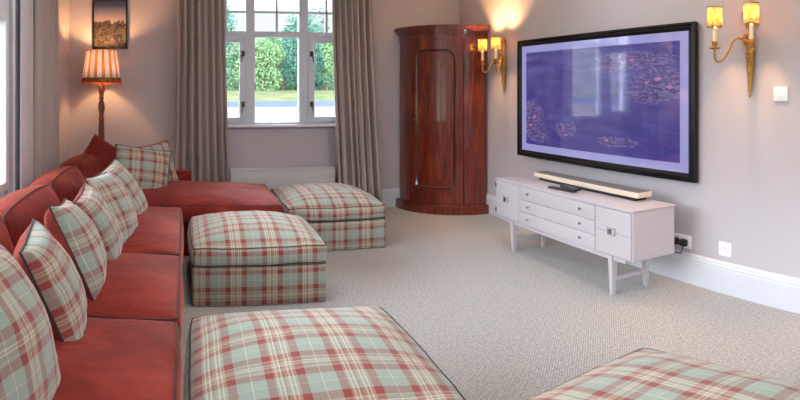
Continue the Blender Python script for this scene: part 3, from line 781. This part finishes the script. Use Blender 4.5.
def make_cushion(hx, hy, hz, dome, seed, lump=.008, botdome=0.0, bulge=.012, r=.03, corner=.0, crown=0.0):
    def df(x, y, z):
        u, v = x/hx, y/hy; e = max(0, (1-min(1, u*u)**2))*max(0, (1-min(1, v*v)**2))
        e2 = max(0, 1-u*u)**.8*max(0, 1-v*v)**.8
        zt = z/hz
        zz = z+(dome*(.35*e+.65*e2) if zt > 0 else -botdome*e2)*abs(zt)
        zz += lump*nz(x, y, z, 3.2, seed)*(.4+.6*e)+lump*.4*nz(x, y, z, 9, seed+4)
        b = bulge*(1-min(1, zt*zt))
        xx = x+math.copysign(b, u)*min(1, abs(u))**6*(1-v*v*.8) - corner*u*(abs(v)**4)*abs(u)
        yy = y+math.copysign(b, v)*min(1, abs(v))**6*(1-u*u*.8) - corner*v*(abs(u)**4)*abs(v)
        if crown: xx += (crown if u > 0 else -crown)*abs(u)*(1-v*v)
        return (xx+.004*nz(y, z, x, 4, seed+9), yy, zz)
    m = rbox(hx, hy, hz, r, (16, 16, 3), df)
    top = outline(hx, hy, hz, r, df, hz); bot = outline(hx, hy, hz, r, df, -hz)
    return m, top, bot

def ottoman(cx, cy, hx, hy, rz, label, seed, uvo=(0, 0), zb=.245, zc=.355, dome=.095):
    t = tag(empty('ottoman', (cx, cy, 0), rz), label, 'ottoman', 'tartan storage ottomans')
    H = (zc-zb)/2
    b = rbox(hx-.008, hy-.008, (zb-.002)/2, .014, (6, 6, 3), None, (0, 0, (zb-.002)/2+.001), uvo); b.build('base', M['plaid'], t)
    tp = tube(outline(hx-.008, hy-.008, .014, .014, lambda x, y, z: (x, y, z), .01, 6), .0035, 6, True); tp.v = [(p[0], p[1], p[2]+zb-.013) for p in tp.v]; tp.build('base_piping', M['pipe_dark'], t)
    m, top, bot = make_cushion(hx, hy, H, dome, seed, .014, 0, .014, .02, .010)
    m.uv = [[(u+uvo[0], v+uvo[1]) for u, v in q] for q in m.uv]
    c = m.build('cushion', M['plaid'], t); c.location = (0, 0, zb+H)
    for loop in (top, bot): tube(loop, .0035, 6, True).build('piping', M['pipe_dark'], c)
    return t
ottoman(.357, 1.845, .350, .405, 0, 'nearest large tartan ottoman in front of the sofa, its top filling the bottom centre', 1, (.03, .05))
ottoman(.372, 3.585, .350, .405, 0, 'tartan ottoman in the middle, just right of the sofa seat, behind the nearest one', 2, (.05, .10))
ottoman(1.012, 4.62, .345, .46, 0, 'farthest tartan ottoman, at the end of the red chaise below the window', 3, (.10, .0))
ottoman(1.005, .99, .37, .43, math.radians(11), 'separate tartan ottoman standing apart on the carpet, in the bottom right corner', 4, (.02, .06), zc=.372)

# sofa
t = tag(empty('corner_sofa', (0, 0, 0)), 'long red velvet corner sofa with chaise end along the side window', 'sofa')
box(-.94, -.045, .45, 5.04, .02, .26, .02).build('base', M['velvet'], t)
box(.0-.05, .63, 4.14, 5.04, .02, .26, .02).build('chaise_base', M['velvet'], t)
bk = rbox(.055, 2.33, .28, .04, (2, 20, 4), lambda x, y, z: (x+.01*nz(x, y, z, 3, 5), y, z+.008*nz(x, y, z, 3, 2)), (-.868, 2.78, .31)); bk.build('back_frame', M['velvet'], t)
ar = rbox(.50, .085, .255, .035, (12, 2, 5), lambda x, y, z: (x, y+.006*nz(x, y, z, 4, 3), z+.006*nz(x, y, z, 4, 1)), (-.46, 5.135, .27)); ar.build('arm', M['velvet'], t)
tube(outline(.50, .085, .255, .035, lambda x, y, z: (x-.46, y+5.135, z+.27), .255, 10), .005, 6, True).build('arm_piping', M['pipe_red'], t)
seats = [(.50, 1.19), (1.19, 2.09), (2.09, 2.90), (2.90, 4.06)]
for i, (a, b) in enumerate(seats):
    m, top, bot = make_cushion(.345, (b-a)/2-.004, .075, .062, 20+i, .016, 0, .012, .028)
    c = m.build('seat_cushion', M['velvet'], t); c.location = (-.368, (a+b)/2, .335)
    for loop in (top, bot): tube(loop, .005, 6, True).build('piping', M['pipe_red'], c)
m, top, bot = make_cushion(.675, .475, .075, .08, 30, .018, 0, .012, .028)
c = m.build('chaise_cushion', M['velvet'], t); c.location = (-.05, 4.565, .335)
for loop in (top, bot): tube(loop, .005, 6, True).build('piping', M['pipe_red'], c)
backs = [(.75, 1.55, 0, 0), (1.56, 2.38, 0, 0), (2.39, 3.30, 0, 0), (3.31, 4.12, 0, 0), (4.16, 4.96, 0, 0)]
for i, (a, b, _, _) in enumerate(backs):
    m, top, bot = make_cushion(.155, (b-a)/2-.002, .075, .07, 40+i, .018, .04, .012, .03, .016, .014)
    c = m.build('back_cushion', M['velvet'], t)
    c.location = (-.735, (a+b)/2, .555); c.rotation_euler = (0, math.radians(72), 0)
    for loop in (top, bot): tube(loop, .0055, 6, True).build('piping', M['pipe_red'], c)
# throw cushions: knife-edged, tartan front, red velvet back
def pillow_half(w_, th, side, seed, n=18):
    v = []; f = []; uv = []
    def P_(i, j):
        u, s = -1+2*i/n, -1+2*j/n
        u = math.sin(u*PI/2)*.35+u*.65; s = math.sin(s*PI/2)*.35+s*.65
        if abs(u) > .999: u = math.copysign(1, u)
        if abs(s) > .999: s = math.copysign(1, s)
        x = u*w_/2*(1-.07*(1-s*s)); z = s*w_/2*(1-.07*(1-u*u))
        k = max(0, (1-u*u))*max(0, (1-s*s))
        y = th/2*k**.42 if k > 0 else 0
        wr = .012*nz(x, z, 0, 7, seed)*min(1, k*3)+.007*nz(x, z, 0, 16, seed+2)*min(1, k*5)
        bend = .022*nz(x, 0, z, 2.2, seed+5)
        return (x, -side*(y+wr*(1 if side > 0 else .6))+bend, z+.02*nz(x, z, 0, 2.5, seed+8))
    for j in range(n+1):
        for i in range(n+1): v.append(P_(i, j))
    for j in range(n):
        for i in range(n):
            q = (j*(n+1)+i, j*(n+1)+i+1, (j+1)*(n+1)+i+1, (j+1)*(n+1)+i); f.append(q)
            uv.append([(v[k][0]*1.04+seed*.13, v[k][2]*1.04+seed*.07) for k in q])
    rim = [v[i] for i in range(n)]+[v[j*(n+1)+n] for j in range(n)]+[v[n*(n+1)+i] for i in range(n, 0, -1)]+[v[j*(n+1)] for j in range(n, 0, -1)]
    return MB().add(v, f, uv), rim
def throw_cushion(x, y, z, size, yaw, lean, roll, label, seed, th=.18, pipe='pipe_dark', face='plaid'):
    t = tag(empty('throw_cushion', (x, y, z)), label, 'cushion', 'tartan scatter cushions on the sofa')
    # local -Y is the tartan face; base of the empty is the lower edge
    t.matrix_world = Matrix.Translation((x, y, z)) @ Matrix.Rotation(yaw, 4, 'Z') @ Matrix.Rotation(-lean, 4, 'X') @ Matrix.Rotation(roll, 4, 'Y') @ Matrix.Translation((0, 0, size*.47))
    fr, rim = pillow_half(size, th, 1, seed); fr.build('front_panel', M[face], t, angle=180)
    b, _ = pillow_half(size, th, -1, seed)
    b.build('back_panel', M['velvet'], t, angle=180)
    tube(rim, .0045, 6, True).build('piping', M[pipe], t)
    return t
D = math.radians
throw_cushion(-.35, 1.36, .42, .47, D(84), D(24), D(3), 'biggest and nearest tartan cushion, cut off by the lower left corner', 1, .22)
throw_cushion(-.35, 1.94, .42, .40, D(97), D(22), D(-4), 'tartan cushion with dark piping and red back, second from the near end of the sofa', 2)
throw_cushion(-.34, 2.37, .42, .41, D(96), D(20), D(6), 'tartan cushion with red rim, third from the near end of the sofa', 3, .18, 'pipe_red')
throw_cushion(-.31, 2.78, .42, .40, D(92), D(24), D(-5), 'tartan cushion, fourth from the near end, resting at the seat seam', 4, .18, 'pipe_red')
throw_cushion(-.28, 3.18, .42, .42, D(86), D(28), D(7), 'tartan cushion, fifth from the near end, leaning far back on the sofa', 5, .18, 'pipe_red')
throw_cushion(-.27, 3.67, .42, .41, D(80), D(28), D(-7), 'tartan cushion, sixth from the near end, nearest the chaise', 6, .18, 'pipe_red')
throw_cushion(-.32, 4.42, .43, .42, D(24), D(22), D(12), 'upright tartan cushion facing the room at the far arm of the sofa', 7)
throw_cushion(-.21, 4.74, .43, .40, D(30), D(16), D(-8), 'dark-piped tartan cushion mostly hidden behind the upright one at the far arm', 8)
rc = throw_cushion(-.68, 4.62, .44, .46, D(24), D(24), D(36), 'plain red velvet cushion standing on its corner in the sofa corner below the lamp', 9, .18, 'pipe_red', 'velvet')
del rc['group']

# ------------------------------------------------------------------ fill lights added at the ceiling to brighten the room (out of frame above)
for i, (x, y) in enumerate(((.1, .6), (1.7, .6), (.1, 3.0), (1.7, 3.0), (.8, -1.6))):
    t = tag(empty('added_fill_light', (x, y, ZC)), 'round fill light added unseen above the room', 'fill light', 'added fill lights')
    tube([(.14*math.cos(k*PI/16), .14*math.sin(k*PI/16), -.004) for k in range(32)], .006, 6, True).build('fill_ring', M['white'], t)
    lg = bpy.data.lights.new('fill_light', 'AREA'); lg.shape = 'DISK'; lg.size = .26; lg.energy = 9; lg.color = (1, .985, .97)
    lo = bpy.data.objects.new('fill_lamp', lg); C.objects.link(lo); lo.parent = t; lo.location = (0, 0, -.006)

# ------------------------------------------------------------------ sky, sampling portals
wd = bpy.data.worlds.new('sky'); sc.world = wd; wd.use_nodes = True
nt = wd.node_tree; nt.nodes.clear()
tc = nt.nodes.new('ShaderNodeTexCoord'); sp = nt.nodes.new('ShaderNodeSeparateXYZ'); cr = nt.nodes.new('ShaderNodeValToRGB')
bg = nt.nodes.new('ShaderNodeBackground'); ou = nt.nodes.new('ShaderNodeOutputWorld')
nt.links.new(tc.outputs['Generated'], sp.inputs[0]); nt.links.new(sp.outputs[2], cr.inputs[0]); nt.links.new(cr.outputs[0], bg.inputs[0]); nt.links.new(bg.outputs[0], ou.inputs[0])
SK = 17.0; lo_ = .80/SK
cr.color_ramp.elements[0].position = 0.0; cr.color_ramp.elements[0].color = (lo_*.98, lo_*.99, lo_, 1)
for p_, c_ in ((.14, (lo_, lo_*1.03, lo_*1.07, 1)), (.24, (.91, .96, 1.03, 1)), (.50, (.87, .94, 1.03, 1)), (.70, (.30, .34, .40, 1))):
    e = cr.color_ramp.elements.new(p_); e.color = c_
cr.color_ramp.elements[-1].position = 1.0; cr.color_ramp.elements[-1].color = (.20, .24, .30, 1)
bg.inputs[1].default_value = SK
def portal(loc, rot, sx, sy):
    l = bpy.data.lights.new('window_portal', 'AREA'); l.shape = 'RECTANGLE'; l.size = sx; l.size_y = sy
    l.cycles.is_portal = True
    o = bpy.data.objects.new('window_portal', l); C.objects.link(o); o.location = loc; o.rotation_euler = rot
portal(((W1[0]+W1[1])/2, YF+.2, (W1[2]+W1[3])/2), (-PI/2, 0, 0), W1[1]-W1[0], W1[3]-W1[2])
portal((XL-.2, (WL[0]+WL[1])/2, (WL[2]+WL[3])/2), (0, -PI/2, 0), WL[3]-WL[2], WL[1]-WL[0])
portal((XL-.2, (WL2[0]+WL2[1])/2, (WL2[2]+WL2[3])/2), (0, -PI/2, 0), WL2[3]-WL2[2], WL2[1]-WL2[0])
portal(((WB[0]+WB[1])/2, YB-.2, (WB[2]+WB[3])/2), (PI/2, 0, 0), WB[1]-WB[0], WB[3]-WB[2])

# ------------------------------------------------------------------ camera: a stitched, cylindrical wide view
R_, S_, X0_, Y0_ = 640.0, 530.0, 186.0, 88.0
cd = bpy.data.cameras.new('camera'); cam = bpy.data.objects.new('camera', cd); C.objects.link(cam)
cam.location = (0, 0, 1.32); cam.rotation_euler = (PI/2, 0, -(400-X0_)/R_)
cd.type = 'PANO'; cd.panorama_type = 'CENTRAL_CYLINDRICAL'
cd.central_cylindrical_range_u_min = -400/R_; cd.central_cylindrical_range_u_max = 400/R_
cd.central_cylindrical_range_v_min = -(400-Y0_)/S_; cd.central_cylindrical_range_v_max = Y0_/S_
cd.central_cylindrical_radius = 1.0
cd.clip_start = .02; cd.clip_end = 1000
sc.camera = cam
vs = sc.view_settings
sc.display_settings.display_device = 'sRGB'
vs.view_transform = 'Standard'; vs.look = 'None'; vs.gamma = 1.0; vs.use_curve_mapping = False; vs.exposure = 0.36
